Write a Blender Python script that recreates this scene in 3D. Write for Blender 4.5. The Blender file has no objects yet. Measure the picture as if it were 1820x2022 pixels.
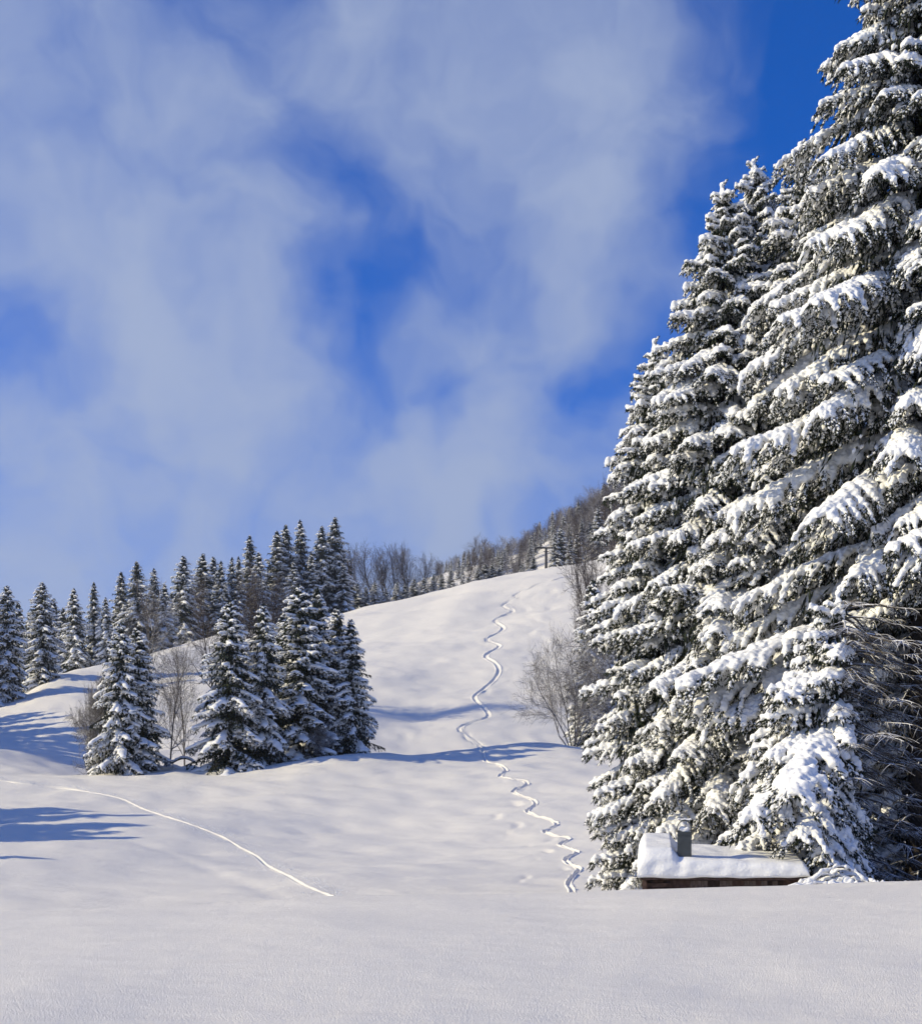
import bpy, math, random
import numpy as np
from mathutils import Vector, Matrix

SC = bpy.context.scene
COL = SC.collection
R = math.radians

# ------------------------------------------------------------------ camera
F, U0, VH = 2700.0, 910.0, 1700.0          # focal length, centre column and eye level of the photograph (1820 px wide)
cam_d = bpy.data.cameras.new("camera")
cam = bpy.data.objects.new("camera", cam_d); COL.objects.link(cam)
cam.location = (0, 0, 0); cam.rotation_euler = (R(90), 0, 0)
cam_d.sensor_fit = 'HORIZONTAL'; cam_d.sensor_width = 36.0
cam_d.lens = 36.0 * F / 1820.0
cam_d.shift_y = (VH - 1011.0) / 1820.0
cam_d.clip_start = 0.1; cam_d.clip_end = 12000
SC.camera = cam

# ------------------------------------------------------------------ sun, sky, exposure
SUN_EL, SUN_SIDE = 26.0, 7.0              # height; how far the sun stands to the camera's side of due left
sun_d = bpy.data.lights.new("sun", 'SUN'); sun = bpy.data.objects.new("sun", sun_d); COL.objects.link(sun)
sun_d.energy = 4.8; sun_d.angle = R(0.53); sun_d.color = (1.0, 0.88, 0.59)
to_sun = Vector((-math.cos(R(SUN_SIDE)) * math.cos(R(SUN_EL)), -math.sin(R(SUN_SIDE)) * math.cos(R(SUN_EL)), math.sin(R(SUN_EL))))
sun.rotation_euler = to_sun.to_track_quat('Z', 'Y').to_euler()
sun.location = to_sun * 300

def build_world():
    w = bpy.data.worlds.new("World"); SC.world = w; w.use_nodes = True
    w.cycles.sampling_method = 'MANUAL'; w.cycles.sample_map_resolution = 256
    nt = w.node_tree; N = nt.nodes; L = nt.links; N.clear()
    out = N.new('ShaderNodeOutputWorld'); bg = N.new('ShaderNodeBackground'); bg.inputs[1].default_value = 0.13
    L.new(bg.outputs[0], out.inputs[0])
    sky = N.new('ShaderNodeTexSky'); sky.sky_type = 'NISHITA'; sky.sun_disc = False
    sky.sun_elevation = R(SUN_EL); sky.sun_rotation = R(-(90 + SUN_SIDE))
    sky.altitude = 2400; sky.air_density = 1.0; sky.dust_density = 0.4; sky.ozone_density = 3.0
    def math_(op, a, b=None, c=None, clamp=False):
        n = N.new('ShaderNodeMath'); n.operation = op; n.use_clamp = clamp
        for i, q in enumerate((a, b, c)):
            if q is None: continue
            if isinstance(q, (int, float)): n.inputs[i].default_value = q
            else: L.new(q, n.inputs[i])
        return n.outputs[0]
    def vmath(op, a, b):
        n = N.new('ShaderNodeVectorMath'); n.operation = op
        for i, q in enumerate((a, b)):
            if isinstance(q, tuple): n.inputs[i].default_value = q
            else: L.new(q, n.inputs[i])
        return n
    grade = N.new('ShaderNodeMix'); grade.data_type = 'RGBA'; grade.blend_type = 'MULTIPLY'
    grade.inputs[0].default_value = 1.0; L.new(sky.outputs[0], grade.inputs[6]); grade.inputs[7].default_value = SKY_TINT
    tc = N.new('ShaderNodeTexCoord'); d = tc.outputs['Generated']
    # slow warp so that the cloud edges are torn
    nw = N.new('ShaderNodeTexNoise'); nw.inputs['Scale'].default_value = 9.0; nw.inputs['Detail'].default_value = 3.0
    nw.inputs['Roughness'].default_value = 0.58; L.new(d, nw.inputs['Vector'])
    off = vmath('SUBTRACT', nw.outputs['Color'], (0.5, 0.5, 0.5))
    sc_ = N.new('ShaderNodeVectorMath'); sc_.operation = 'SCALE'; L.new(off.outputs[0], sc_.inputs[0]); sc_.inputs['Scale'].default_value = 0.14
    dw = vmath('ADD', d, sc_.outputs[0]); dn = N.new('ShaderNodeVectorMath'); dn.operation = 'NORMALIZE'; L.new(dw.outputs[0], dn.inputs[0])
    acc = 0.66
    for (u, v, s, wgt) in CLOUDS:
        b = Vector(((u - U0) / F, 1.0, (VH - v) / F)).normalized()
        dot = vmath('DOT_PRODUCT', dn.outputs[0], tuple(b)).outputs['Value']
        p = math_('POWER', math_('MAXIMUM', dot, 0.0), (F / s) ** 2)
        acc = math_('MULTIPLY_ADD', p, wgt, acc)
    n1 = N.new('ShaderNodeTexNoise'); n1.inputs['Scale'].default_value = 11.0; n1.inputs['Detail'].default_value = 5.0
    n1.inputs['Roughness'].default_value = 0.52; n1.inputs['Distortion'].default_value = 0.0
    L.new(dn.outputs[0], n1.inputs['Vector'])
    acc = math_('MULTIPLY_ADD', math_('SUBTRACT', n1.outputs[0], 0.5), 1.3, acc)
    sep = N.new('ShaderNodeSeparateXYZ'); L.new(d, sep.inputs[0])
    # the cloud bank thins out upwards
    hi = N.new('ShaderNodeMapRange'); hi.interpolation_type = 'SMOOTHSTEP'; L.new(sep.outputs[2], hi.inputs[0])
    hi.inputs[1].default_value = 0.44; hi.inputs[2].default_value = 0.75; hi.inputs[3].default_value = 0.0; hi.inputs[4].default_value = 0.8
    acc = math_('SUBTRACT', acc, hi.outputs[0])
    # mist towards the horizon
    lo = N.new('ShaderNodeMapRange'); lo.interpolation_type = 'SMOOTHSTEP'; L.new(sep.outputs[2], lo.inputs[0])
    lo.inputs[1].default_value = 0.0; lo.inputs[2].default_value = 0.26; lo.inputs[3].default_value = 0.45; lo.inputs[4].default_value = 0.0
    acc = math_('ADD', acc, lo.outputs[0])
    cov = N.new('ShaderNodeMapRange'); cov.interpolation_type = 'SMOOTHSTEP'; L.new(acc, cov.inputs[0])
    cov.inputs[1].default_value = 0.0; cov.inputs[2].default_value = 1.12; cov.inputs[3].default_value = 0.0; cov.inputs[4].default_value = 0.9
    mixc = N.new('ShaderNodeMix'); mixc.data_type = 'RGBA'
    L.new(cov.outputs[0], mixc.inputs[0]); L.new(grade.outputs[2], mixc.inputs[6]); mixc.inputs[7].default_value = CLOUD_COL
    L.new(mixc.outputs[2], bg.inputs[0])
SKY_TINT = (0.0, 0.58, 1.45, 1)
CLOUD_COL = (3.1, 3.7, 5.1, 1)
# drifts of thin cloud (+) and gaps of blue (-): column, row, spread, weight
CLOUDS = [(1770, 90, 165, -0.95), (1590, 330, 110, -0.42), (1620, 620, 200, -0.2), (655, 310, 70, -0.26), (760, 420, 80, -0.25), (850, 520, 60, -0.24),
          (720, 590, 75, -0.32), (690, 730, 70, -0.32), (880, 760, 50, -0.40), (30, 670, 80, -0.42), (1200, 730, 85, -0.32), (240, 850, 60, -0.18),
          (380, 420, 80, -0.15), (1000, 110, 200, 0.2), (150, 420, 190, 0.22), (1200, 480, 110, 0.2), (900, 960, 160, 0.25), (420, 700, 120, 0.2), (330, 880, 120, 0.15), (80, 1080, 170, 0.22), (1400, 150, 110, 0.12)]
build_world()
HAZE = 0.00018
SC.view_settings.view_transform = 'Standard'; SC.view_settings.look = 'None'
SC.view_settings.exposure = 0.0; SC.view_settings.gamma = 1.0
SC.cycles.max_bounces = 4; SC.cycles.diffuse_bounces = 2; SC.cycles.volume_bounces = 0; SC.cycles.adaptive_threshold = 0.03

# ------------------------------------------------------------------ helpers
def new_mesh(name, V, T, mats, mi=None, smooth=True):
    """V (n,3); T (m,3) or (m,4) int array; mi material index per face"""
    V = np.asarray(V, dtype=np.float32); T = np.asarray(T, dtype=np.int32)
    k = T.shape[1]; me = bpy.data.meshes.new(name)
    me.vertices.add(len(V)); me.vertices.foreach_set('co', V.ravel())
    me.loops.add(T.size); me.loops.foreach_set('vertex_index', T.ravel())
    me.polygons.add(len(T))
    me.polygons.foreach_set('loop_start', np.arange(0, T.size, k, dtype=np.int32))
    for m in mats: me.materials.append(m)
    if mi is not None: me.polygons.foreach_set('material_index', np.asarray(mi, dtype=np.int32))
    me.polygons.foreach_set('use_smooth', np.full(len(T), smooth, dtype=bool))
    me.update(calc_edges=True); me.validate()
    return me
def obj(name, me, parent=None, loc=(0, 0, 0), rot=(0, 0, 0), scale=(1, 1, 1)):
    o = bpy.data.objects.new(name, me); COL.objects.link(o)
    o.location = loc; o.rotation_euler = rot; o.scale = scale
    if parent: o.parent = parent
    return o
def tag(o, label, cat, group=None):
    o['label'] = label; o['category'] = cat
    if group: o['group'] = group
    return o
class Geo:
    """collects triangles"""
    def __init__(s): s.v = []; s.t = []; s.m = []; s.n = 0
    def add(s, V, T, m=0):
        V = np.asarray(V, float); T = np.asarray(T, int)
        if T.shape[1] == 4: T = np.vstack([T[:, [0, 1, 2]], T[:, [0, 2, 3]]])
        s.v.append(V); s.t.append(T + s.n); s.m.append(np.full(len(T), m)); s.n += len(V)
    def arrays(s): return np.vstack(s.v), np.vstack(s.t), np.concatenate(s.m)
    def mesh(s, name, mats, smooth=True):
        V, T, M = s.arrays(); return new_mesh(name, V, T, mats, M, smooth)
def tube(g, P, rad, sides=5, m=0, cap=True):
    P = np.asarray(P, float); n = len(P); rad = np.broadcast_to(np.asarray(rad, float), (n,))
    D = np.gradient(P, axis=0); D /= (np.linalg.norm(D, axis=1, keepdims=True) + 1e-9)
    ref = np.array([0, 0, 1.0]) if abs(D[:, 2]).mean() < 0.8 else np.array([1.0, 0, 0])
    A = np.cross(D, ref); A /= (np.linalg.norm(A, axis=1, keepdims=True) + 1e-9); B = np.cross(D, A)
    an = np.arange(sides) * 2 * np.pi / sides
    V = (P[:, None, :] + rad[:, None, None] * (np.cos(an)[None, :, None] * A[:, None, :] + np.sin(an)[None, :, None] * B[:, None, :])).reshape(-1, 3)
    i = np.arange(n - 1)[:, None] * sides; j = np.arange(sides)[None, :]; j2 = (j + 1) % sides
    T = np.stack([i + j, i + j2, i + sides + j2, i + sides + j], -1).reshape(-1, 4)
    g.add(V, T, m)
    if cap:
        V2 = np.vstack([V[-sides:], P[-1:] + D[-1:] * rad[-1] * 0.4]); g.add(V2, [[k, (k + 1) % sides, sides] for k in range(sides)], m)
def box(g, c, s, m=0, rz=0.0):
    c = np.array(c, float); s = np.array(s, float) / 2
    V = np.array([[x, y, z] for x in (-1, 1) for y in (-1, 1) for z in (-1, 1)], float) * s
    if rz:
        ca, sa = math.cos(rz), math.sin(rz); V[:, :2] = V[:, :2] @ np.array([[ca, sa], [-sa, ca]])
    g.add(V + c, [[0, 1, 3, 2], [4, 6, 7, 5], [0, 4, 5, 1], [2, 3, 7, 6], [0, 2, 6, 4], [1, 5, 7, 3]], m)
def waves(seed, n, lo, hi, dims=2):
    rg = np.random.default_rng(seed); k = np.exp(rg.uniform(np.log(2 * np.pi / hi), np.log(2 * np.pi / lo), n))
    d = rg.normal(size=(n, dims)); d /= np.linalg.norm(d, axis=1, keepdims=True)
    return d * k[:, None], rg.uniform(0, 6.28, n), np.sqrt(2.0 / n)
def wnoise(P, w):
    K, ph, a = w; r = np.zeros(len(P))
    for k, p in zip(K, ph): r += np.sin(P @ k + p)
    return r * a

# ------------------------------------------------------------------ materials
def mat(name, col, rough=0.8, var=0.0, vscale=5.0, bump=None, spec=0.2, topsnow=None, col2=None):
    m = bpy.data.materials.new(name); m.use_nodes = True; nt = m.node_tree; N = nt.nodes; L = nt.links
    b = N['Principled BSDF']; b.inputs['Roughness'].default_value = rough; b.inputs['Specular IOR Level'].default_value = spec
    b.inputs['Base Color'].default_value = (*col, 1)
    tc = N.new('ShaderNodeTexCoord'); src = None
    if var or col2:
        n = N.new('ShaderNodeTexNoise'); n.inputs['Scale'].default_value = vscale; n.inputs['Detail'].default_value = 4
        L.new(tc.outputs['Object'], n.inputs['Vector'])
        mx = N.new('ShaderNodeMix'); mx.data_type = 'RGBA'
        c2 = col2 or tuple(c * (1 + var) for c in col); c1 = col if col2 else tuple(c * (1 - var) for c in col)
        mx.inputs[6].default_value = (*c1, 1); mx.inputs[7].default_value = (*c2, 1)
        r = N.new('ShaderNodeMapRange'); r.inputs[1].default_value = 0.3; r.inputs[2].default_value = 0.7
        L.new(n.outputs[0], r.inputs[0]); L.new(r.outputs[0], mx.inputs[0]); src = mx.outputs[2]
    if topsnow is not None:       # hoar and snow lying on whatever faces up
        ge = N.new('ShaderNodeNewGeometry'); sx = N.new('ShaderNodeSeparateXYZ'); L.new(ge.outputs['True Normal'], sx.inputs[0])
        n = N.new('ShaderNodeTexNoise'); n.inputs['Scale'].default_value = 2.0; L.new(tc.outputs['Object'], n.inputs['Vector'])
        ad = N.new('ShaderNodeMath'); ad.operation = 'MULTIPLY_ADD'; L.new(n.outputs[0], ad.inputs[0]); ad.inputs[1].default_value = 0.9; L.new(sx.outputs[2], ad.inputs[2])
        r = N.new('ShaderNodeMapRange'); r.inputs[1].default_value = topsnow + 0.4; r.inputs[2].default_value = topsnow + 0.6; L.new(ad.outputs[0], r.inputs[0])
        mx2 = N.new('ShaderNodeMix'); mx2.data_type = 'RGBA'; L.new(r.outputs[0], mx2.inputs[0])
        if src: L.new(src, mx2.inputs[6])
        else: mx2.inputs[6].default_value = (*col, 1)
        mx2.inputs[7].default_value = (0.8, 0.8, 0.82, 1); src = mx2.outputs[2]
    if src: L.new(src, b.inputs['Base Color'])
    prev = None
    for (s, st, dist) in (bump or []):
        n = N.new('ShaderNodeTexNoise'); n.inputs['Scale'].default_value = s; n.inputs['Detail'].default_value = 3
        L.new(tc.outputs['Object'], n.inputs['Vector'])
        bp = N.new('ShaderNodeBump'); bp.inputs['Strength'].default_value = st; bp.inputs['Distance'].default_value = dist
        L.new(n.outputs[0], bp.inputs['Height'])
        if prev: L.new(prev, bp.inputs['Normal'])
        prev = bp.outputs[0]
    if prev: L.new(prev, b.inputs['Normal'])
    return m
M_GROUND = mat("snow_ground", (0.86, 0.825, 0.75), 0.75, bump=[(46, 0.6, 0.03), (1.3, 0.35, 0.10)])
M_SNOW = mat("snow_on_branches", (0.88, 0.88, 0.87), 0.7, bump=[(14, 0.5, 0.03)])
M_NEEDLE = mat("spruce_needles", (0.022, 0.03, 0.017), 0.7, var=0.45, vscale=3)
M_BARK = mat("spruce_bark", (0.045, 0.037, 0.032), 0.9, var=0.4, vscale=12)
M_DEAD = mat("dead_branch_wood", (0.10, 0.09, 0.08), 0.9, var=0.3, vscale=9, topsnow=0.55)
M_TWIG = mat("bare_twigs", (0.085, 0.07, 0.063), 0.9, var=0.3, vscale=2, topsnow=0.5)
M_FROST = mat("frosted_twigs", (0.16, 0.145, 0.135), 0.9, var=0.3, vscale=2, topsnow=0.25)
M_PLANK = mat("weathered_planks", (0.075, 0.048, 0.040), 0.85, var=0.5, vscale=8, bump=[(30, 0.4, 0.01)])
M_PLANK2 = mat("greyed_planks", (0.12, 0.095, 0.085), 0.85, var=0.5, vscale=8, bump=[(30, 0.4, 0.01)])
M_PLANK3 = mat("dark_planks", (0.035, 0.025, 0.022), 0.85, var=0.5, vscale=8, bump=[(30, 0.4, 0.01)])
M_METAL = mat("chimney_sheet", (0.05, 0.057, 0.06), 0.5, var=0.2, vscale=6, spec=0.4)
M_POLE = mat("pylon_steel", (0.04, 0.04, 0.042), 0.6, var=0.2)

# ------------------------------------------------------------------ ground
def pchip(xk, yk, x):
    xk = np.asarray(xk, float); yk = np.asarray(yk, float); h = np.diff(xk); dl = np.diff(yk) / h
    m = np.zeros(len(xk)); m[0], m[-1] = dl[0], dl[-1]
    for i in range(1, len(xk) - 1):
        if dl[i - 1] * dl[i] > 0:
            w1 = 2 * h[i] + h[i - 1]; w2 = h[i] + 2 * h[i - 1]; m[i] = (w1 + w2) / (w1 / dl[i - 1] + w2 / dl[i])
    x = np.clip(x, xk[0], xk[-1]); i = np.clip(np.searchsorted(xk, x) - 1, 0, len(h) - 1)
    t = (x - xk[i]) / h[i]; t2 = t * t; t3 = t2 * t
    return (2 * t3 - 3 * t2 + 1) * yk[i] + (t3 - 2 * t2 + t) * h[i] * m[i] + (-2 * t3 + 3 * t2) * yk[i + 1] + (t3 - t2) * h[i] * m[i + 1]
UG = np.arange(-3000, 5001, 20.0)
LD = np.linspace(math.log(2.0), math.log(1200.0), 800)
def col_(pairs):
    a = np.array(pairs, float); return pchip(a[:, 0], a[:, 1], UG)
def build_table():
    c1 = col_([(-3000, 1815), (-900, 1810), (0, 1799), (400, 1788), (660, 1774), (1100, 1764), (1270, 1753), (1600, 1746), (1820, 1738), (2400, 1718), (5000, 1700)])
    z1 = -(c1 - VH) / F * 30
    z44 = col_([(-3000, -2.5), (660, -2.4), (1100, -2.2), (1300, -1.9), (1600, -1.5), (1820, -1.05), (2600, 0.3), (5000, 1.5)])
    z60 = col_([(-3000, -2.0), (660, -1.9), (1100, -1.7), (1300, -1.4), (1820, -0.5), (2600, 1.2), (5000, 3)])
    z80 = col_([(-3000, 0.2), (0, 0.4), (660, 0.2), (1100, 0.2), (1300, 0.6), (1820, 1.8), (2600, 4), (5000, 6)])
    z105 = col_([(-3000, 4), (0, 4.3), (660, 4.0), (1100, 4.5), (1300, 5), (1820, 6.5), (2600, 9), (5000, 11)])
    d2 = col_([(-3000, 124), (0, 128), (210, 128), (400, 130), (580, 136), (735, 141), (1100, 145), (5000, 145)])
    v2 = col_([(-3000, 1540), (0, 1528), (210, 1533), (400, 1521), (580, 1512), (735, 1496), (1100, 1482), (1200, 1491), (1300, 1490), (1820, 1450), (2600, 1380), (5000, 1300)])
    z2 = (VH - v2) / F * d2
    a = col_([(-3000, 2.2), (0, 2.2), (120, 1.6), (210, 0.9), (400, 0.5), (735, 0.1), (1100, 0.0), (1300, 0.2), (1820, 1.5), (5000, 2)])
    b = col_([(-3000, 5.4), (0, 5.4), (210, 4.6), (400, 3.8), (735, 1.9), (1100, 1.0), (1300, 1.5), (1820, 4), (5000, 5)])
    c = col_([(-3000, 9), (0, 9), (210, 8.9), (400, 9.2), (735, 8.2), (1100, 7.8), (1300, 8), (1820, 10), (5000, 12)])
    d3 = col_([(-3000, 200), (0, 215), (120, 235), (210, 250), (315, 265), (410, 280), (680, 320), (1150, 335), (1820, 345), (5000, 345)])
    v3 = col_([(-3000, 1480), (-300, 1440), (0, 1393), (120, 1330), (210, 1312), (315, 1286), (410, 1264), (680, 1213), (900, 1164), (1150, 1119), (1300, 1095), (1820, 1030), (2600, 980), (5000, 950)])
    z3 = (VH - v3) / F * d3
    z520 = col_([(-3000, 10), (-900, 20), (0, 35), (400, 60), (680, 88), (850, 104), (1040, 112), (1150, 122), (1300, 138), (1820, 150), (5000, 160)])
    z700 = col_([(-3000, 15), (-900, 30), (0, 50), (400, 80), (680, 112), (850, 138), (1040, 151), (1150, 166), (1230, 175), (1300, 180), (1820, 184), (5000, 184)])
    Z = np.zeros((len(UG), len(LD))); dd = np.exp(LD)
    for i in range(len(UG)):
        K = [(2, -1.65), (14, -1.64), (22, -1.64 + 0.66 * (z1[i] + 1.64)), (30, z1[i]), (36, z1[i] - 0.33), (46, z44[i]), (60, z60[i]), (80, z80[i]), (105, z105[i]),
             (d2[i], z2[i]), (d2[i] + 14, z2[i] + a[i]), (d2[i] + 32, z2[i] + b[i]), (d2[i] + 50, z2[i] + c[i])]
        zc = z2[i] + c[i]; dc = d2[i] + 50
        if d3[i] > dc + 30: K.append(((dc + d3[i]) / 2, zc + (z3[i] - zc) * 0.53))
        K += [(max(d3[i], dc + 12), max(z3[i], zc + 1)), (d3[i] + 30, max(z3[i], zc + 1) + 1.6), (d3[i] + 80, max(z3[i], zc + 1) + 2.0), (520, z520[i]), (700, z700[i]), (1000, z700[i] * 1.03), (1200, z700[i] * 1.02)]
        K = np.array(K); Z[i] = pchip(np.log(K[:, 0]), K[:, 1], LD)
    for ax, n in ((0, 2), (1, 2)):
        k = np.array([1, 4, 6, 4, 1], float) / 16
        for _ in range(n):
            pad = [(0, 0), (0, 0)]; pad[ax] = (2, 2); Q = np.pad(Z, pad, mode='edge')
            Z = sum(k[j] * np.take(Q, np.arange(j, j + Z.shape[ax]), axis=ax) for j in range(5))
    return Z
ZT = build_table()
W1 = waves(11, 26, 14, 60); W2 = waves(12, 30, 3.0, 11); W3 = waves(13, 24, 0.9, 2.6)
def ground(x, y, rough=True):
    x = np.atleast_1d(np.asarray(x, float)); y = np.atleast_1d(np.asarray(y, float))
    u = np.clip(U0 + F * x / np.maximum(y, 1.0), UG[0], UG[-1] - 1e-3); l = np.clip(np.log(np.maximum(y, 2.0)), LD[0], LD[-1] - 1e-6)
    fi = (u - UG[0]) / 20.0; fj = (l - LD[0]) / (LD[1] - LD[0]); i = fi.astype(int); j = np.minimum(fj.astype(int), len(LD) - 2); a = fi - i; b = fj - j
    z = (ZT[i, j] * (1 - a) + ZT[i + 1, j] * a) * (1 - b) + (ZT[i, j + 1] * (1 - a) + ZT[i + 1, j + 1] * a) * b
    if not rough: return z
    P = np.stack([x, y], 1); far = np.clip((y - 40) / 100, 0, 1)
    z = z + wnoise(P, W1) * (0.05 + 0.24 * far) + wnoise(P, W2) * (0.02 + 0.045 * far) + wnoise(P, W3) * (0.004 + 0.006 * far)
    return z
def gz(x, y): return float(ground(x, y)[0])
DS = np.exp(np.linspace(math.log(25), math.log(420), 900))
def hit(u, v, dmin=36.0):
    """where the line of sight through a point of the photograph meets the ground"""
    x = (u - U0) / F * DS; g = ground(x, DS) - (VH - v) / F * DS
    k = np.where((g >= 0) & (DS > dmin))[0]; i = k[0] if len(k) else len(DS) - 1
    d = DS[i] if i == 0 or g[i - 1] >= 0 else DS[i - 1] + (DS[i] - DS[i - 1]) * g[i - 1] / (g[i - 1] - g[i])
    return np.array([(u - U0) / F * d, d])

crop2 = [(1580, 510), (1450, 545), (1330, 575), (1290, 600), (1205, 635), (1232, 655), (1135, 690), (1160, 708), (1198, 720), (1165, 740), (1095, 775), (1142, 820), (1045, 880), (1065, 890),
         (1120, 915), (1045, 970), (1100, 1010), (1118, 1050), (1090, 1100), (1040, 1145), (985, 1190), (992, 1215), (1040, 1260), (1062, 1300), (1000, 1325), (940, 1342), (895, 1370),
         (920, 1388), (965, 1398), (930, 1417), (970, 1440), (1032, 1460), (980, 1490)]
crop7 = [(930, 97), (945, 122), (1010, 137), (1042, 165), (1008, 192), (1060, 205), (1130, 214), (1147, 235), (1075, 265), (1120, 290), (1178, 312), (1187, 330), (1145, 365), (1200, 390),
         (1270, 412), (1292, 432), (1230, 465), (1280, 485), (1352, 503), (1310, 530), (1350, 550), (1392, 568), (1335, 605), (1350, 625), (1402, 652), (1370, 690), (1350, 725), (1368, 765), (1340, 800)]
T1 = [(582.4 + .36 * a, 946.4 + .36 * b) for a, b in crop2] + [(582.4 + .4 * a, 1456 + .4 * b) for a, b in crop7]
crop6 = [(-260, 170), (-120, 192), (0, 213), (130, 233), (200, 240), (400, 265), (590, 302), (700, 352), (820, 392), (960, 438), (1100, 495), (1180, 543), (1260, 585), (1320, 635), (1420, 685), (1500, 730), (1640, 788), (1760, 840)]
T2 = [(.4 * a, 1456 + .4 * b) for a, b in crop6]
crop6b = [(690, 525), (860, 580), (1000, 640), (1130, 695), (1250, 740), (1370, 790)]
T3 = [(.4 * a, 1456 + .4 * b) for a, b in crop6b]
def smooth_path(P, n):
    P = np.asarray(P); t = np.concatenate([[0], np.cumsum(np.linalg.norm(np.diff(P, axis=0), axis=1))])
    q = np.linspace(0, t[-1], n); m = np.zeros_like(P); m[1:-1] = (P[2:] - P[:-2]) / (t[2:] - t[:-2])[:, None]; m[0] = (P[1] - P[0]) / (t[1] - t[0]); m[-1] = (P[-1] - P[-2]) / (t[-1] - t[-2])
    i = np.clip(np.searchsorted(t, q) - 1, 0, len(t) - 2); h = (t[i + 1] - t[i])[:, None]; s = ((q - t[i]) / (t[i + 1] - t[i]))[:, None]
    return (2 * s**3 - 3 * s**2 + 1) * P[i] + (s**3 - 2 * s**2 + s) * h * m[i] + (-2 * s**3 + 3 * s**2) * P[i + 1] + (s**3 - s**2) * h * m[i + 1]
def world_path(T, n, dmin):
    uv = smooth_path(T, n); return np.array([hit(u, v, dmin) for u, v in uv])
P1 = world_path(T1[:33], 700, 160); P1b = world_path(T1[33:], 500, 50); P1 = np.vstack([P1, smooth_path([P1[-1], (P1[-1] * 0.5 + P1b[0] * 0.5), P1b[0]], 30)[1:-1], P1b])
P2 = world_path(T2, 500, 45); P3 = world_path(T3, 120, 45)
DENTS = [(1268, 716), (1215, 712), (1310, 640), (1405, 610), (1320, 770), (1400, 715), (1300, 835), (1385, 795), (1375, 885), (1250, 940), (1275, 990), (1145, 1040), (1190, 1100), (1050, 1165), (1440, 640), (760, 1355), (775, 1380), (610, 1410), (490, 1445), (545, 1462), (1340, 980), (1500, 570), (1440, 880), (1180, 1200), (930, 1290)]
DENTS = [(582.4 + .36 * a, 946.4 + .36 * b, 160) for a, b in DENTS] + [(582.4 + .4 * a, 1456 + .4 * b, 50) for a, b in
         [(1090, 330), (990, 390), (1100, 435), (1045, 470), (1150, 540), (1245, 563), (1185, 597), (1270, 505), (1130, 255), (1030, 220), (1110, 710), (1140, 690), (860, 182), (1330, 650)]]
def near(PV, path, rmax):
    """distance to a path for the points near it"""
    best = np.full(len(PV), 1e9); order = np.argsort(PV[:, 1]); ys = PV[order, 1]
    for c in range(0, len(path) - 1, 24):
        q = path[c:c + 25]; lo = q.min(0) - rmax; hi = q.max(0) + rmax
        idx = order[np.searchsorted(ys, lo[1]):np.searchsorted(ys, hi[1])]; idx = idx[(PV[idx, 0] > lo[0]) & (PV[idx, 0] < hi[0])]
        if not len(idx): continue
        A = q[:-1]; D = q[1:] - A; LL = (D * D).sum(1) + 1e-9; px = PV[idx, 0][:, None] - A[None, :, 0]; py = PV[idx, 1][:, None] - A[None, :, 1]
        t = np.clip((px * D[:, 0] + py * D[:, 1]) / LL, 0, 1); dd = ((px - t * D[:, 0]) ** 2 + (py - t * D[:, 1]) ** 2).min(1)
        best[idx] = np.minimum(best[idx], np.sqrt(dd))
    return best
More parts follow.
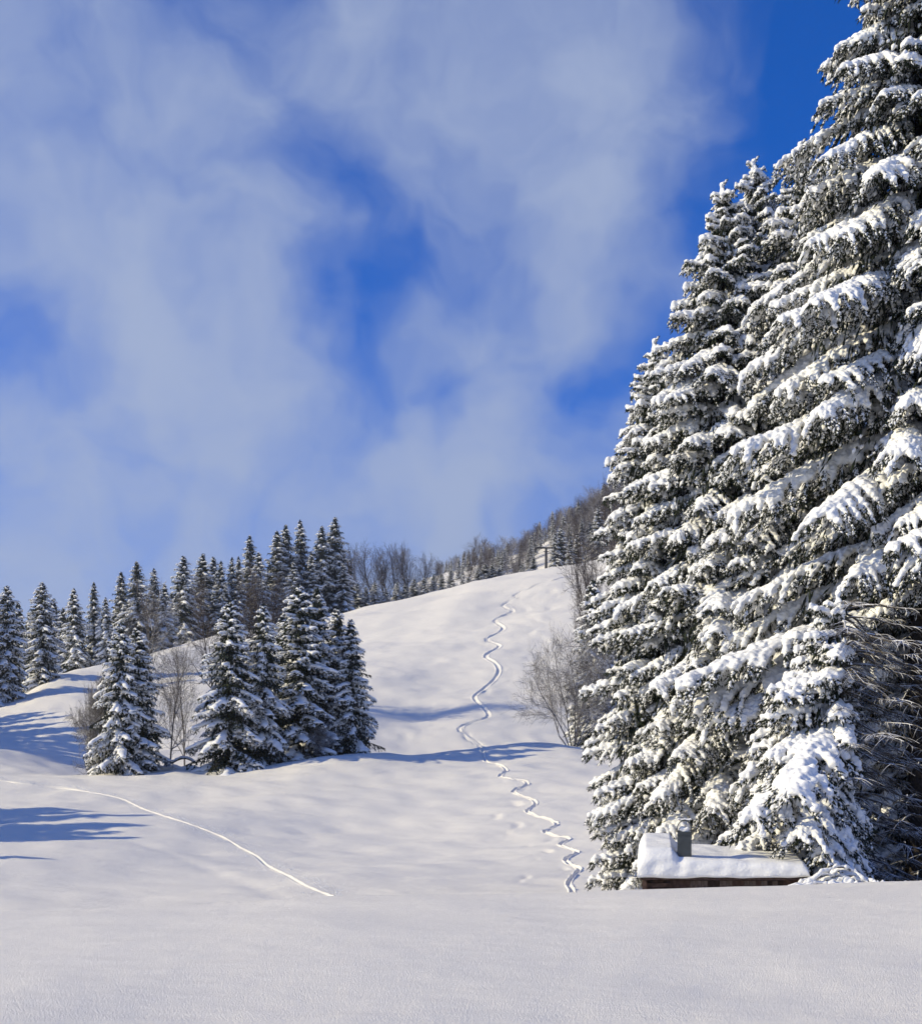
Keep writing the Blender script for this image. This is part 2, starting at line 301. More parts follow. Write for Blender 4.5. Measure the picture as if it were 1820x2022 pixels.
def build_ground():
    d = np.concatenate([np.exp(np.linspace(math.log(2.2), math.log(28), 90))[:-1], np.exp(np.linspace(math.log(28), math.log(50), 50))[:-1], np.exp(np.linspace(math.log(50), math.log(150), 320))[:-1], np.exp(np.linspace(math.log(150), math.log(345), 195))[:-1], np.exp(np.linspace(math.log(345), math.log(1190), 46))])
    def centre(P, lo, hi):
        o = np.argsort(P[:, 1]); pd = P[o, 1]; pu = U0 + F * P[o, 0] / P[o, 1]; r = np.interp(d, pd, pu)
        k = np.ones(5) / 5; return np.convolve(np.pad(r, 2, mode='edge'), k, 'valid')
    c1 = centre(P1, 0, 0); c2 = np.minimum(centre(P2, 0, 0), c1 - 160)
    dens = np.linspace(-12, 12, 44)
    n0, n1, n2 = 40, 110, 150
    cols = []
    left = np.concatenate([np.linspace(-3000, -700, 18)[:-1], np.linspace(-700, -60, 40)[:-1]])
    right = np.concatenate([np.linspace(1900, 2600, 30)[1:], np.linspace(2600, 5000, 16)[1:]])
    rows = []
    for i in range(len(d)):
        a = c2[i]; b = c1[i]
        lo = np.minimum(-60.0, a - 60)
        rows.append(np.concatenate([left - (-60.0 - lo), np.linspace(lo, a - 12, n0)[:-1], a + dens, np.linspace(a + 12, b - 12, n1)[1:-1], b + dens, np.linspace(b + 12, 1900, n2)[1:], right]))
    U = np.array(rows); D = np.repeat(d[:, None], U.shape[1], 1); X = (U - U0) / F * D
    x = X.ravel(); y = D.ravel(); z = ground(x, y); PV = np.stack([x, y], 1)
    rag = wnoise(PV, waves(21, 20, 0.5, 2.0))
    # the fresh ski run
    dist = near(PV, P1, 4.0); w = np.interp(y, [50, 75, 150, 200, 280, 330], [0.085, 0.09, 0.12, 0.24, 0.33, 0.30]); q = dist / w
    z -= np.interp(y, [50, 150, 200, 330], [0.07, 0.085, 0.15, 0.19]) * np.exp(-q ** 4) - 0.05 * np.exp(-((q - 1.7) / 0.5) ** 2) * (1 + 0.6 * rag)
    # the trodden trail
    dist = near(PV, P2, 2.0); q = dist / 0.10
    z -= 0.075 * np.exp(-q ** 4) * (1 + 0.12 * rag) - 0.012 * np.exp(-((q - 1.7) / 0.6) ** 2) * (1 + 0.9 * rag)
    dist = near(PV, P3, 2.0); z -= 0.06 * np.exp(-(dist / 0.5) ** 2)
    rg = np.random.default_rng(5)
    for (u, v, dm) in DENTS:
        c = hit(u, v, dm); s = c[1] / F * (rg.uniform(5, 9) if v > 1480 else rg.uniform(3.5, 7)); an = rg.uniform(-0.6, 0.6); dp = s * rg.uniform(0.25, 0.5) * (0.95 if v < 1480 else 1.0)
        k = np.where((abs(x - c[0]) < 6 * s) & (abs(y - c[1]) < 16 * s))[0]; dx = x[k] - c[0]; dy = (y[k] - c[1]) * 0.55
        e = dx * math.cos(an) + dy * math.sin(an); f = -dx * math.sin(an) + dy * math.cos(an); e = e + 0.12 * f * f / s
        z[k] -= dp * np.exp(-(e / s) ** 2 - (f / (1.8 * s)) ** 2) - 0.4 * dp * np.exp(-((e - 1.7 * s) / s) ** 2 - (f / (2 * s)) ** 2)
    nr, nc = U.shape; i = np.arange(nr - 1)[:, None] * nc; j = np.arange(nc - 1)[None, :]
    T = np.stack([i + j, i + j + 1, i + nc + j + 1, i + nc + j], -1).reshape(-1, 4)
    me = new_mesh("ground", np.stack([x, y, z], 1), T, [M_GROUND]); o = obj("ground", me); o['kind'] = 'structure'
    return o
build_ground()

# ------------------------------------------------------------------ snow-laden spruce branches
ICO = None
def ico():
    global ICO
    if ICO is None:
        import bmesh
        bm = bmesh.new(); bmesh.ops.create_icosphere(bm, subdivisions=1, radius=1.0)
        ICO = (np.array([v.co[:] for v in bm.verts]), np.array([[v.index for v in f.verts] for f in bm.faces])); bm.free()
    return ICO
def balls_mesh(C, rad, voxel, name, lump=0.0, seed=0):
    """one closed skin round many lumps of snow"""
    IV, IT = ico(); n = len(C); C = np.asarray(C); rad = np.asarray(rad)
    V = (IV[None] * rad[:, None, None] * np.array([1, 1, 0.85]) + C[:, None]).reshape(-1, 3)
    T = (IT[None] + (np.arange(n) * len(IV))[:, None, None]).reshape(-1, 3)
    me = new_mesh("lumps", V, T, []); o = bpy.data.objects.new("lumps", me); COL.objects.link(o)
    r = o.modifiers.new("r", 'REMESH'); r.mode = 'VOXEL'; r.voxel_size = voxel; r.use_smooth_shade = True
    s = o.modifiers.new("s", 'SMOOTH'); s.factor = 0.5; s.iterations = 3
    dg = bpy.context.evaluated_depsgraph_get(); ev = o.evaluated_get(dg); m2 = ev.to_mesh()
    V = np.empty(len(m2.vertices) * 3, np.float32); m2.vertices.foreach_get('co', V); V = V.reshape(-1, 3).astype(float)
    m2.calc_loop_triangles(); T = np.empty(len(m2.loop_triangles) * 3, np.int32); m2.loop_triangles.foreach_get('vertices', T); T = T.reshape(-1, 3)
    Nn = np.empty(len(m2.vertices) * 3, np.float32); m2.vertices.foreach_get('normal', Nn); Nn = Nn.reshape(-1, 3)
    ev.to_mesh_clear(); bpy.data.objects.remove(o); bpy.data.meshes.remove(me)
    if lump: V = V + Nn * (wnoise(V, waves(seed, 20, 0.12, 0.5, 3)) * lump)[:, None]
    return V, T
def blades(P, D, L, w, seed):
    """the same as flat lozenges, 2 triangles each, for trees far off"""
    n = len(P); rg = np.random.default_rng(seed); D = D / np.linalg.norm(D, axis=1, keepdims=True)
    A = np.cross(D, rg.normal(size=(n, 3))); A /= np.linalg.norm(A, axis=1, keepdims=True); mid = P + D * (L * 0.4)[:, None]
    V = np.stack([P, mid + A * w[:, None], P + D * L[:, None], mid - A * w[:, None]], 1)
    return V.reshape(-1, 3), (np.array([[0, 1, 2], [0, 2, 3]])[None] + (np.arange(n) * 4)[:, None, None]).reshape(-1, 3)
def spindles(P, D, L, w, seed):
    """short hanging needle sprays: 5 vertices, 6 triangles each"""
    n = len(P); rg = np.random.default_rng(seed); D = D / np.linalg.norm(D, axis=1, keepdims=True)
    A = np.cross(D, rg.normal(size=(n, 3))); A /= np.linalg.norm(A, axis=1, keepdims=True); B = np.cross(D, A)
    V = np.zeros((n, 5, 3)); V[:, 0] = P; mid = P + D * (L * 0.4)[:, None]
    for k in range(3):
        a = k * 2.094; V[:, 1 + k] = mid + (math.cos(a) * A + math.sin(a) * B) * w[:, None]
    V[:, 4] = P + D * L[:, None]
    t = np.array([[0, 1, 2], [0, 2, 3], [0, 3, 1], [4, 2, 1], [4, 3, 2], [4, 1, 3]])
    return V.reshape(-1, 3), (t[None] + (np.arange(n) * 5)[:, None, None]).reshape(-1, 3)
def dust(S, sz, rg):
    """little pads of snow lying along hanging sprays; S = position and direction"""
    IV = np.array([[1, 0, 0], [0, 1, 0], [-1, 0, 0], [0, -1, 0], [0, 0, 1], [0, 0, -1]], float); IT = np.array([[0, 1, 4], [1, 2, 4], [2, 3, 4], [3, 0, 4], [1, 0, 5], [2, 1, 5], [3, 2, 5], [0, 3, 5]])
    n = len(S); D = S[:, 3:]; A = np.cross(D, rg.normal(size=(n, 3))); A /= np.linalg.norm(A, axis=1, keepdims=True); B = np.cross(D, A); el = rg.uniform(1.2, 2.6, n)
    V = S[:, None, :3] + sz[:, None, None] * (IV[None, :, :1] * A[:, None] + IV[None, :, 1:2] * B[:, None] + (IV[None, :, 2] * el[:, None])[..., None] * D[:, None])
    return V.reshape(-1, 3), (IT[None] + (np.arange(n) * 6)[:, None, None]).reshape(-1, 3)
def gen_branch(L, seed, pitch, droop, lod=1.0, snow=1.0, bare=0.10, wide=0.42):
    """a spruce bough growing along +x: (wood and needles as Geo, snow as V,T). lod > 1 is coarser."""
    rg = np.random.default_rng(seed); g = Geo(); n = 16
    t = np.linspace(0, 1, n); yaw = rg.normal(0, 0.10)
    ax = np.stack([L * (t - 0.06 * droop * t * t), L * yaw * t * t, L * (math.tan(pitch) * t - droop * t ** 2 + 0.25 * droop * np.maximum(t - 0.75, 0))], 1)
    def at(q): return np.array([np.interp(q, t, ax[:, k]) for k in range(3)])
    r0 = 0.012 * L + 0.012
    tube(g, ax, r0 * (1 - 0.85 * t), 5 if lod < 1.5 else 3, 0)
    balls, rad = [], []; tp, td, tl, tw = [], [], [], []; specks = []
    base_r = (0.09 + 0.0150 * L) * (0.8 + 0.4 * rg.random())
    s0 = bare
    for q in np.arange(s0, 1.0, 0.07 / L * lod):
        if rg.random() < 0.90:
            balls.append(at(q) + [0, 0, 0.35 * base_r + rg.normal(0, 0.01)]); rad.append(snow * base_r * (0.72 + 0.45 * math.sin(math.pi * min(1, (q - s0) * 1.2 + 0.15)) + rg.normal(0, 0.12)))
            for sd in (-1, 1):
                if rg.random() < 0.6 and 0.1 < q < 0.93:
                    rr = base_r * rg.uniform(0.6, 1.0) * snow; balls.append(at(q) + [0, sd * base_r * rg.uniform(0.8, 1.5), -0.1 * base_r]); rad.append(rr)
    q = s0; side = 1; lush = 0.5
    while q < 0.985:
        side = -side; fq = min(1, (q - s0) / 0.3 + 0.25) * (1 - q) ** 0.55 + 0.10
        l = max(0.18, wide * L * fq * rg.uniform(0.7, 1.2)); l = min(l, 1.45)
        an = R(rg.uniform(42, 68)) * side; m = 7; s = np.linspace(0, 1, m)
        d0 = ax[min(n - 1, int(q * n) + 1)] - ax[max(0, int(q * n) - 1)]; d0 = d0 / np.linalg.norm(d0)
        fx = math.cos(an); fy = math.sin(an); sag = rg.uniform(0.35, 0.75)
        tw_ = at(q) + np.stack([l * fx * (s - 0.25 * s * s), l * fy * (s - 0.15 * s * s), l * (d0[2] * fx * s - sag * s ** 1.7)], 1)
        tube(g, tw_, (0.010 + 0.002 * L) * (1 - 0.7 * s), 3, 0, cap=False)
        lush = 0.55 * lush + 0.45 * rg.random(); has = lush > 0.28; tufty = min(1.0, 0.42 + 0.24 * L)
        if has:
            e = rg.uniform(0.45, 1.03); rr = base_r * rg.uniform(0.6, 1.0) * snow * (0.65 + 0.7 * lush)
            for k in np.arange(0.05, e, 0.065 / l * lod):
                p = np.array([np.interp(k, s, tw_[:, c]) for c in range(3)])
                balls.append(p + [0, 0, 0.4 * rr]); rad.append(rr * (1.12 - 0.45 * k + rg.normal(0, 0.17)))
        for k in np.arange(0.04, 1.0, 0.055 / l * lod):
            p = np.array([np.interp(k, s, tw_[:, c]) for c in range(3)])
            for _ in range(3):
                dv = np.array([fx * 0.5 + rg.normal(0, 0.45), fy * 0.5 + rg.normal(0, 0.45), -0.35 - rg.random() * 1.1])
                ll = rg.uniform(0.12, 0.34) * tufty * (0.8 + 0.25 * (lod - 1)); tp.append(p + rg.normal(0, 0.02, 3)); td.append(dv); tl.append(ll); tw.append(rg.uniform(0.016, 0.030) * (1 + 0.3 * (lod - 1)))
                if rg.random() < (0.52 if lod < 1.5 else 0.36): specks.append(np.concatenate([p + dv / np.linalg.norm(dv) * ll * rg.uniform(0.15, 0.65) + [0, 0, 0.012], dv / np.linalg.norm(dv)]))
        q += rg.uniform(0.08, 0.19) / L * (0.5 + 0.5 * lod)
    # sprays straight below the axis
    for q in np.arange(s0, 1.0, 0.035 / L * lod):
        dv = np.array([0.3 + rg.normal(0, .3), rg.normal(0, 0.5), -0.6 - rg.random()]); tp.append(at(q)); td.append(dv); tl.append(rg.uniform(0.14, 0.38) * min(1.0, 0.42 + 0.24 * L)); tw.append(rg.uniform(0.018, 0.032) * (1 + 0.4 * (lod - 1)))
    V, T = (spindles if lod < 1.5 else blades)(np.array(tp), np.array(td), np.array(tl), np.array(tw) * (1 if lod < 1.5 else 1.35), seed + 5); g.add(V, T, 1)
    vox = 0.040 * lod if lod < 1.5 else 0.066 * lod
    rad = np.maximum(np.array(rad), vox * 0.9)
    SV, ST = balls_mesh(np.array(balls), rad, vox, "s", 0.022 if lod < 1.5 else 0.01, seed)
    sg = Geo(); sg.add(SV, ST)
    if specks:
        V, T = dust(np.array(specks), rg.uniform(0.022, 0.052, len(specks)) * (1 + 0.75 * (lod - 1)), rg); sg.add(V, T)
    return g, sg

PROTO = []     # (length, branch mesh, snow mesh)
for k, (L, pit, dr) in enumerate([(0.5, 28, .10), (0.55, 20, .12), (1.0, 18, .18), (1.05, 8, .2), (1.7, 8, .24), (1.75, 2, .26), (1.8, 12, .22), (2.6, 0, .26), (2.7, -5, .28), (2.65, 4, .30),
                                  (3.6, -6, .26), (3.7, -10, .28), (3.6, -2, .30), (4.8, -10, .24), (4.9, -14, .26), (4.8, -8, .28), (6.2, -8, .22), (6.4, -11, .24)]):
    g, sg = gen_branch(L, 100 + k, R(pit), dr, snow=1.0)
    PROTO.append((L, g.mesh("branch", [M_BARK, M_NEEDLE]), sg.mesh("snow_load", [M_SNOW])))
def dead_branch(L, seed):
    rg = np.random.default_rng(seed); g = Geo(); t = np.linspace(0, 1, 10)
    ax = np.stack([L * t, 0.25 * L * rg.normal(0, .3) * t ** 2, L * (rg.uniform(-.1, .12) * t - 0.16 * t ** 2) + 0.03 * L * np.sin(t * 7 + seed)], 1)
    tube(g, ax, 0.035 * (1 - 0.75 * t) + 0.006, 6)
    for k in range(int(L * 9)):
        q = rg.uniform(0.15, 1); p = np.array([np.interp(q, t, ax[:, c]) for c in range(3)]); l = rg.uniform(0.25, 0.9); s = np.linspace(0, 1, 5); a = rg.choice([-1, 1]) * rg.uniform(0.5, 1.2)
        tube(g, p + np.stack([l * math.cos(a) * s, l * math.sin(a) * s, l * (rg.uniform(-.3, .1) * s - 0.35 * s * s)], 1), 0.012 * (1 - 0.6 * s), 4)
    return g.mesh("dead_branch", [M_DEAD])
DEAD = [dead_branch(L, 300 + i) for i, L in enumerate((2.2, 2.8, 3.4, 4.0))]

def crown_r(hb, cap, slope):
    """bough length at a depth below the tip"""
    return cap * (1 - np.exp(-slope * np.asarray(hb) / cap))
def trunk_mesh(H, r, seed, m=M_BARK, name="trunk"):
    rg = np.random.default_rng(seed); n = 14; t = np.linspace(0, 1, n); g = Geo()
    tube(g, np.stack([0.05 * np.sin(3 * t + seed), 0.05 * np.cos(2 * t + seed), H * t - 0.6 * (1 - t)], 1), r * (1 - t) ** 0.85 + 0.012 + 0.25 * r * np.exp(-t * 25), 10)
    return g.mesh(name, [m])
def hero_spruce(u, d, vtop, Rb, label, seed, hollow=None, h0=0.6, power=0.55, extra=()):
    x = (u - U0) / F * d; zb = gz(x, d); H = (VH - vtop) / F * d - zb
    rg = np.random.default_rng(seed)
    root = obj("spruce_tree", None, loc=(x, d, zb)); root.empty_display_size = 0.5
    tag(root, label, "tree", "big spruces behind the hut")
    obj("trunk", trunk_mesh(H, 0.011 * H + 0.03, seed), root)
    hs = []; h = h0
    while h < H - 0.25: hs.append(h); h += (0.30 + 0.52 * min(1, (H - h) / 14)) * (H / 30) ** 0.35
    az = rg.uniform(0, 6.28); cnt = 0
    for h in hs:
        q = (H - h) / H; Lb = float(crown_r(H - h, Rb, power)) + 0.2
        nb = 6 if q > 0.12 else 5
        for k in range(nb):
            if cnt >= 296: break
            a = az + k * 6.283 / nb + rg.normal(0, 0.16); l = Lb * rg.uniform(0.74, 1.14)
            hh = h + rg.uniform(-0.2, 0.2)
            if hollow and hollow(a, hh):
                me = DEAD[int(rg.integers(0, len(DEAD)))]; s = rg.uniform(0.7, 1.1)
                obj("dead_branch", me, root, (0, 0, hh), (rg.normal(0, .1), R(rg.uniform(-4, 14)), a), (s, s, s)); cnt += 1; continue
            c = sorted(range(len(PROTO)), key=lambda i: abs(math.log(PROTO[i][0] / l)) + 0.18 * rg.random())[int(rg.integers(0, 2))]
            s = l / PROTO[c][0]; s2 = (s * 0.6 + 0.4)
            b = obj("branch", PROTO[c][1], root, (0, 0, hh), (rg.normal(0, 0.06), R(rg.normal(0, 4.5)), a), (s, s2 * (1 if rg.random() < .5 else -1), s2))
            obj("snow_load", PROTO[c][2], b); cnt += 1
        az += 2.4
    n = int(260 * H); q = rg.random(n) ** 0.8; hh = H * (1 - q); ok = hh > 1.0; q, hh = q[ok], hh[ok]; n = len(q)
    rr = crown_r(H * q, Rb, power) * (0.06 + 0.58 * rg.random(n) ** 0.8); a = rg.uniform(0, 6.283, n)
    if hollow: ok = np.array([not hollow(p, z) for p, z in zip(a, hh)]); q, hh, rr, a = q[ok], hh[ok], rr[ok], a[ok]; n = len(q)
    P = np.stack([rr * np.cos(a), rr * np.sin(a), hh - 0.25 * rr], 1); D = np.stack([0.4 * np.cos(a), 0.4 * np.sin(a), -0.9 - rg.random(n)], 1) + rg.normal(0, 0.35, (n, 3))
    V, T = spindles(P, D, rg.uniform(0.25, 0.7, n), rg.uniform(0.03, 0.06, n), seed); o = obj("inner_foliage", new_mesh("inner_foliage", V, T, [M_NEEDLE]), root); o['kind'] = 'stuff'
    k = np.where(rg.random(n) < 0.24)[0]; Dn = D[k] / np.linalg.norm(D[k], axis=1, keepdims=True); V, T = dust(np.hstack([P[k] + Dn * rg.uniform(0.1, 0.4, (len(k), 1)) + rg.normal(0, 0.03, (len(k), 3)), Dn]), rg.uniform(0.03, 0.085, len(k)), rg)
    o = obj("snow_dusting", new_mesh("snow_dusting", V, T, [M_SNOW]), root); o['kind'] = 'stuff'
    for (hh, deg, l, c) in extra:
        s = l / PROTO[c][0]; b = obj("branch", PROTO[c][1], root, (0, 0, hh), (0, 0, R(deg)), (s, s, s)); obj("snow_load", PROTO[c][2], b)
    lead = obj("branch", PROTO[0][1], root, (0, 0, H - 0.5), (0, R(-80), 0), (1.4, 1, 1)); obj("snow_load", PROTO[0][2], lead)
    return root

# ------------------------------------------------------------------ hut
def build_hut():
    dF = 38.0; x0 = (1268 - U0) / F * dF; x1 = (1580 - U0) / F * dF; ze = (VH - 1736) / F * dF; zr = ze + 0.85; dep = 2.7
    root = obj("hut", None, loc=(x0, dF, ze - 1.5), rot=(0, 0, R(-7.5))); tag(root, "small wooden hut sunk in snow, with a thick snow cover on its roof", "hut")
    W = x1 - x0; zE = 1.5
    g = Geo(); box(g, (W / 2, dep / 2 + 0.1, 0.74), (W - 0.1, dep - 0.1, 1.46)); obj("wall", g.mesh("wall", [M_PLANK], False), root)
    rg = np.random.default_rng(3); x = 0.0; PM = [M_PLANK, M_PLANK2, M_PLANK3]
    while x < W - 0.1:
        w = rg.uniform(0.13, 0.2); g = Geo(); box(g, (w / 2, 0, 0), (w - 0.012, 0.035 + rg.uniform(0, .02), 1.44)); obj("plank", g.mesh("plank", [PM[int(rg.integers(0, 3))]], False), root, (x, 0.10 - rg.uniform(0, .012), 0.73)); x += w
    for k in range(3):
        g = Geo(); box(g, (0, 0, 0), (0.7, 0.04, 0.11)); obj("board", g.mesh("board", [M_PLANK], False), root, (0.42, 0.045, 1.05 + 0.14 * k))
    g = Geo(); box(g, (0, 0, 0), (0.13, 0.16, 1.5)); obj("corner_post", g.mesh("corner_post", [M_PLANK], False), root, (0.06, 0.06, 0.75))
    g = Geo(); n = 2
    V = [(-0.06, -0.22, zE - 0.03), (W + .1, -0.22, zE - 0.03), (W + .1, dep, zE + 0.42), (-0.06, dep, zE + 0.42)]; V = V + [(a, b, c + 0.06) for a, b, c in V]
    g.add(V, [[3, 2, 1, 0], [4, 5, 6, 7], [0, 1, 5, 4], [1, 2, 6, 5], [2, 3, 7, 6], [3, 0, 4, 7]]); obj("roof", g.mesh("roof", [M_PLANK], False), root)
    # snow cover: rounded slab, thick at the gable end, thinner towards the trees
    nx, ny = 120, 46; X = np.linspace(-0.14, W + 0.12, nx); g = Geo()
    a = np.linspace(0, 1, ny); prof = []
    for x in X:
        th = np.interp(x, [0, 0.80, 1.0, 1.5, 2.3, W], [0.86, 0.86, 0.60, 0.56, 0.52, 0.42])
        ed = min(1.0, max(0.0, (x + 0.14) / 0.26)); rnd = math.sqrt(max(0, 1 - (1 - ed) ** 2)); ed2 = min(1.0, max(0, (W + 0.12 - x) / 0.2)); rnd *= math.sqrt(max(0, 1 - (1 - ed2) ** 2))
        row = []
        for q in a:
            if q < 0.35:
                f = q / 0.35; ang = f * math.pi / 2; yy = -0.30 + 0.42 * (1 - math.cos(ang)) - 0.03 * math.sin(f * math.pi); zz = 0.04 + (th * math.sin(ang) ** 0.8)
            else:
                f = (q - 0.35) / 0.65; yy = 0.12 + f * (dep - 0.1); zz = 0.04 + th + f * 0.42 
            base = 0.04 + max(0, (yy + 0.22)) * 0.145
            row.append((x, yy, zE + base + (zz - base) * (0.12 + 0.88 * rnd)))
        row.append((x, dep, zE + 0.47)); row.append((x, -0.22, zE + 0.035)); prof.append(row)
    P = np.array(prof); m = P.shape[1]; V = P.reshape(-1, 3); V[:, 2] += wnoise(V, waves(31, 22, 0.5, 2.0, 3)) * 0.014; V[:, 1] += wnoise(V, waves(32, 22, 0.3, 1.0, 3)) * 0.010
    i = np.arange(nx - 1)[:, None] * m; j = np.arange(m)[None]; j2 = (j + 1) % m
    g.add(V, np.stack([i + j, i + m + j, i + m + j2, i + j2], -1).reshape(-1, 4))
    for e in (0, (nx - 1) * m):
        g.add(np.vstack([V[e:e + m], V[e:e + m].mean(0)]), [[k, (k + 1) % m, m] if e == 0 else [(k + 1) % m, k, m] for k in range(m)])
    o = obj("roof_snow", g.mesh("roof_snow", [M_SNOW]), root); o['label'] = "thick rounded snow cover on the roof"
    # chimney
    cw = 0.38; cx = (1349 - U0) / F * 38.1 - x0; cy = 0.16; zb = zE + 0.2; zt = (VH - 1643) / F * 38.1 - (ze - 1.5)
    g = Geo(); box(g, (0, 0, (zt - zb) / 2), (cw, cw, zt - zb)); c = obj("chimney", g.mesh("chimney", [M_METAL], False), root, (cx, cy, zb)); c['label'] = "square dark sheet-metal chimney with an arched hood"
    g = Geo(); box(g, (0, 0, 0), (cw + 0.03, cw + 0.03, 0.03)); obj("rim", g.mesh("rim", [M_METAL], False), c, (0, 0, (zt - zb) * 0.92))
    g = Geo(); n = 18; V = []
    for k in range(n + 1):
        an = math.pi * k / n
        for yy in (-cw / 2 - 0.02, cw / 2 + 0.02):
            for r in (cw / 2 + 0.012, cw / 2 - 0.012): V.append((-math.cos(an) * r, yy, math.sin(an) * r * 1.15 + 0.10))
    T = []
    for k in range(n):
        b = 4 * k; T += [[b, b + 2, b + 6, b + 4], [b + 1, b + 5, b + 7, b + 3], [b, b + 4, b + 5, b + 1], [b + 2, b + 3, b + 7, b + 6]]
    g.add(V, T)
    for sx in (-1, 1): box(g, (sx * cw / 2, 0, 0.05), (0.02, cw * 0.9, 0.11))
    obj("hood", g.mesh("hood", [M_METAL], True), c, (0, 0, zt - zb))
    SV, ST = balls_mesh([(0.02 * k - 0.08, yy, 0.05 + 0.03 * math.sin(k)) for k in range(9) for yy in (-.1, 0, .1)], [0.10] * 27, 0.03, "s", 0.01, 4)
    g = Geo(); g.add(SV, ST); obj("snow_cap", g.mesh("snow_cap", [M_SNOW]), c, (0, 0, zt - zb))
    SV, ST = balls_mesh([(0.05 * k - 0.15, yy, 0.02 * math.cos(k * 2)) for k in range(7) for yy in (-.1, 0, .1)], [0.07] * 21, 0.03, "s", 0.01, 4)
    g = Geo(); g.add(SV * [1, 1, .5], ST); obj("snow_cap", g.mesh("snow_cap", [M_SNOW]), c, (0, 0, zt - zb + cw / 2 * 1.15 + 0.12))
build_hut()

# ------------------------------------------------------------------ brush pile, fallen log, lift pylon and cable, loose snow
def build_brush():
    d = 36.6; x = (1655 - U0) / F * d; zb = gz(x, d) + 0.12; rg = np.random.default_rng(8)
    root = obj("brush_pile", None, loc=(x, d, zb)); tag(root, "heap of cut branches buried in snow beside the hut", "brush pile")
    for k in range(13):
        g = Geo(); L = rg.uniform(0.9, 2.1); t = np.linspace(0, 1, 12); a = rg.uniform(-0.5, 0.5) + (math.pi if k % 2 else 0); x0 = rg.uniform(-0.7, 0.7)
        P = np.stack([x0 + (t - 0.5) * L * math.cos(a), rg.uniform(-.5, .5) + (t - 0.5) * L * math.sin(a), 0.05 + rg.uniform(0.15, 0.6) * np.sin(t * math.pi) * max(0.25, 1 - abs(x0))], 1)
        tube(g, P, 0.03 * (1 - 0.6 * t), 5); b = obj("branch", g.mesh("branch", [M_DEAD]), root)
        C = P + [0, 0, 0.03] + rg.normal(0, .012, P.shape); C = np.vstack([C, (C[1:] + C[:-1]) / 2]); SV, ST = balls_mesh(C, rg.uniform(0.05, 0.085, len(C)), 0.03, "s", 0.01, k); g = Geo(); g.add(SV, ST)
        obj("snow_load", g.mesh("snow_load", [M_SNOW]), b)
    C = np.stack([rg.normal(0, .55, 60), rg.normal(0, .35, 60), np.abs(rg.normal(0.02, .08, 60))], 1); SV, ST = balls_mesh(C, rg.uniform(0.12, 0.2, 60), 0.04, "s", 0.02, 3); g = Geo(); g.add(SV, ST); obj("snow_heap", g.mesh("snow_heap", [M_SNOW]), root)
build_brush()
def build_log():
    d = 129.5; x = (352 - U0) / F * d; zb = gz(x, d); g = Geo(); t = np.linspace(0, 1, 16)
    P = np.stack([-1.4 + 2.9 * t, 0.3 * t, 0.05 + 1.25 * np.sin(t * math.pi * 0.9) ** 0.8 * (0.4 + 0.6 * t)], 1)
    tube(g, P, 0.11 - 0.04 * t, 8); root = obj("fallen_trunk", g.mesh("fallen_trunk", [M_BARK]), loc=(x, d, zb)); tag(root, "bent fallen trunk arching out of the snow in the grove's gap", "log")
    SV, ST = balls_mesh(np.vstack([P + [0, 0, 0.12], (P[1:] + P[:-1]) / 2 + [0, 0, .12]]), [0.16] * 31, 0.07, "s", 0.02, 3); g = Geo(); g.add(SV, ST); obj("snow_load", g.mesh("snow_load", [M_SNOW]), root)
    C = np.array([(-2.2 + 0.12 * k, -0.6, 0.12 + 0.1 * math.sin(k * 0.5)) for k in range(34)]); SV, ST = balls_mesh(C, [0.26] * 34, 0.08, "s", 0.04, 5); g = Geo(); g.add(SV, ST)
    o = obj("snow_covered_log", g.mesh("snow_covered_log", [M_SNOW]), loc=(x, d, zb - 0.05)); tag(o, "low log under snow lying at the foot of the bent trunk", "log")
build_log()
def build_pylon():
    d = 346.0; x = (1078 - U0) / F * d; zb = gz(x, d); H = (VH - 1082) / F * d - zb
    root = obj("lift_pylon", None, loc=(x, d, zb)); tag(root, "T-shaped ski lift pylon standing on the snow crest", "pylon")
    g = Geo(); tube(g, [(0, 0, -0.5), (0, 0, H)], [0.42, 0.30], 10); obj("mast", g.mesh("mast", [M_POLE]), root)
    g = Geo(); box(g, (0, 0, 0), (5.2, 0.35, 0.32)); obj("crossarm", g.mesh("crossarm", [M_POLE], False), root, (-0.3, 0, H))
    g = Geo(); box(g, (0, 0, 0), (1.4, 0.3, 0.15)); obj("ladder_step", g.mesh("ladder_step", [M_POLE], False), root, (0, -0.2, H - 1.0))
    for s in (-1, 1):
        w = obj("roller_battery", None, root, (-0.3 + s * 2.4, 0, H - 0.35)); g = Geo(); box(g, (0, 0, 0), (0.2, 2.4, 0.18)); obj("beam", g.mesh("beam", [M_POLE], False), w)
        for k in range(4):
            g = Geo(); tube(g, [(-0.1, 0, 0), (0.1, 0, 0)], [0.24, 0.24], 10); obj("roller", g.mesh("roller", [M_POLE]), w, (0, -0.9 + 0.6 * k, -0.22))
        g = Geo(); p0 = np.array([x - 0.3 + s * 2.4, d, zb + H - 0.8]); d1 = 420.0; x1 = (640 + 30 * s - U0) / F * d1; p1 = np.array([x1, d1, (VH - 1205) / F * d1]); t = np.linspace(0, 1, 24)[:, None]
        tube(g, p0 + (p1 - p0) * t - np.array([0, 0, 9.0]) * t * (1 - t), 0.05, 4); c = obj("lift_cable", g.mesh("lift_cable", [M_POLE])); tag(c, "thin cable running from the %s arm of the lift pylon behind the crest" % ("right" if s > 0 else "left"), "cable", "lift cables")
build_pylon()
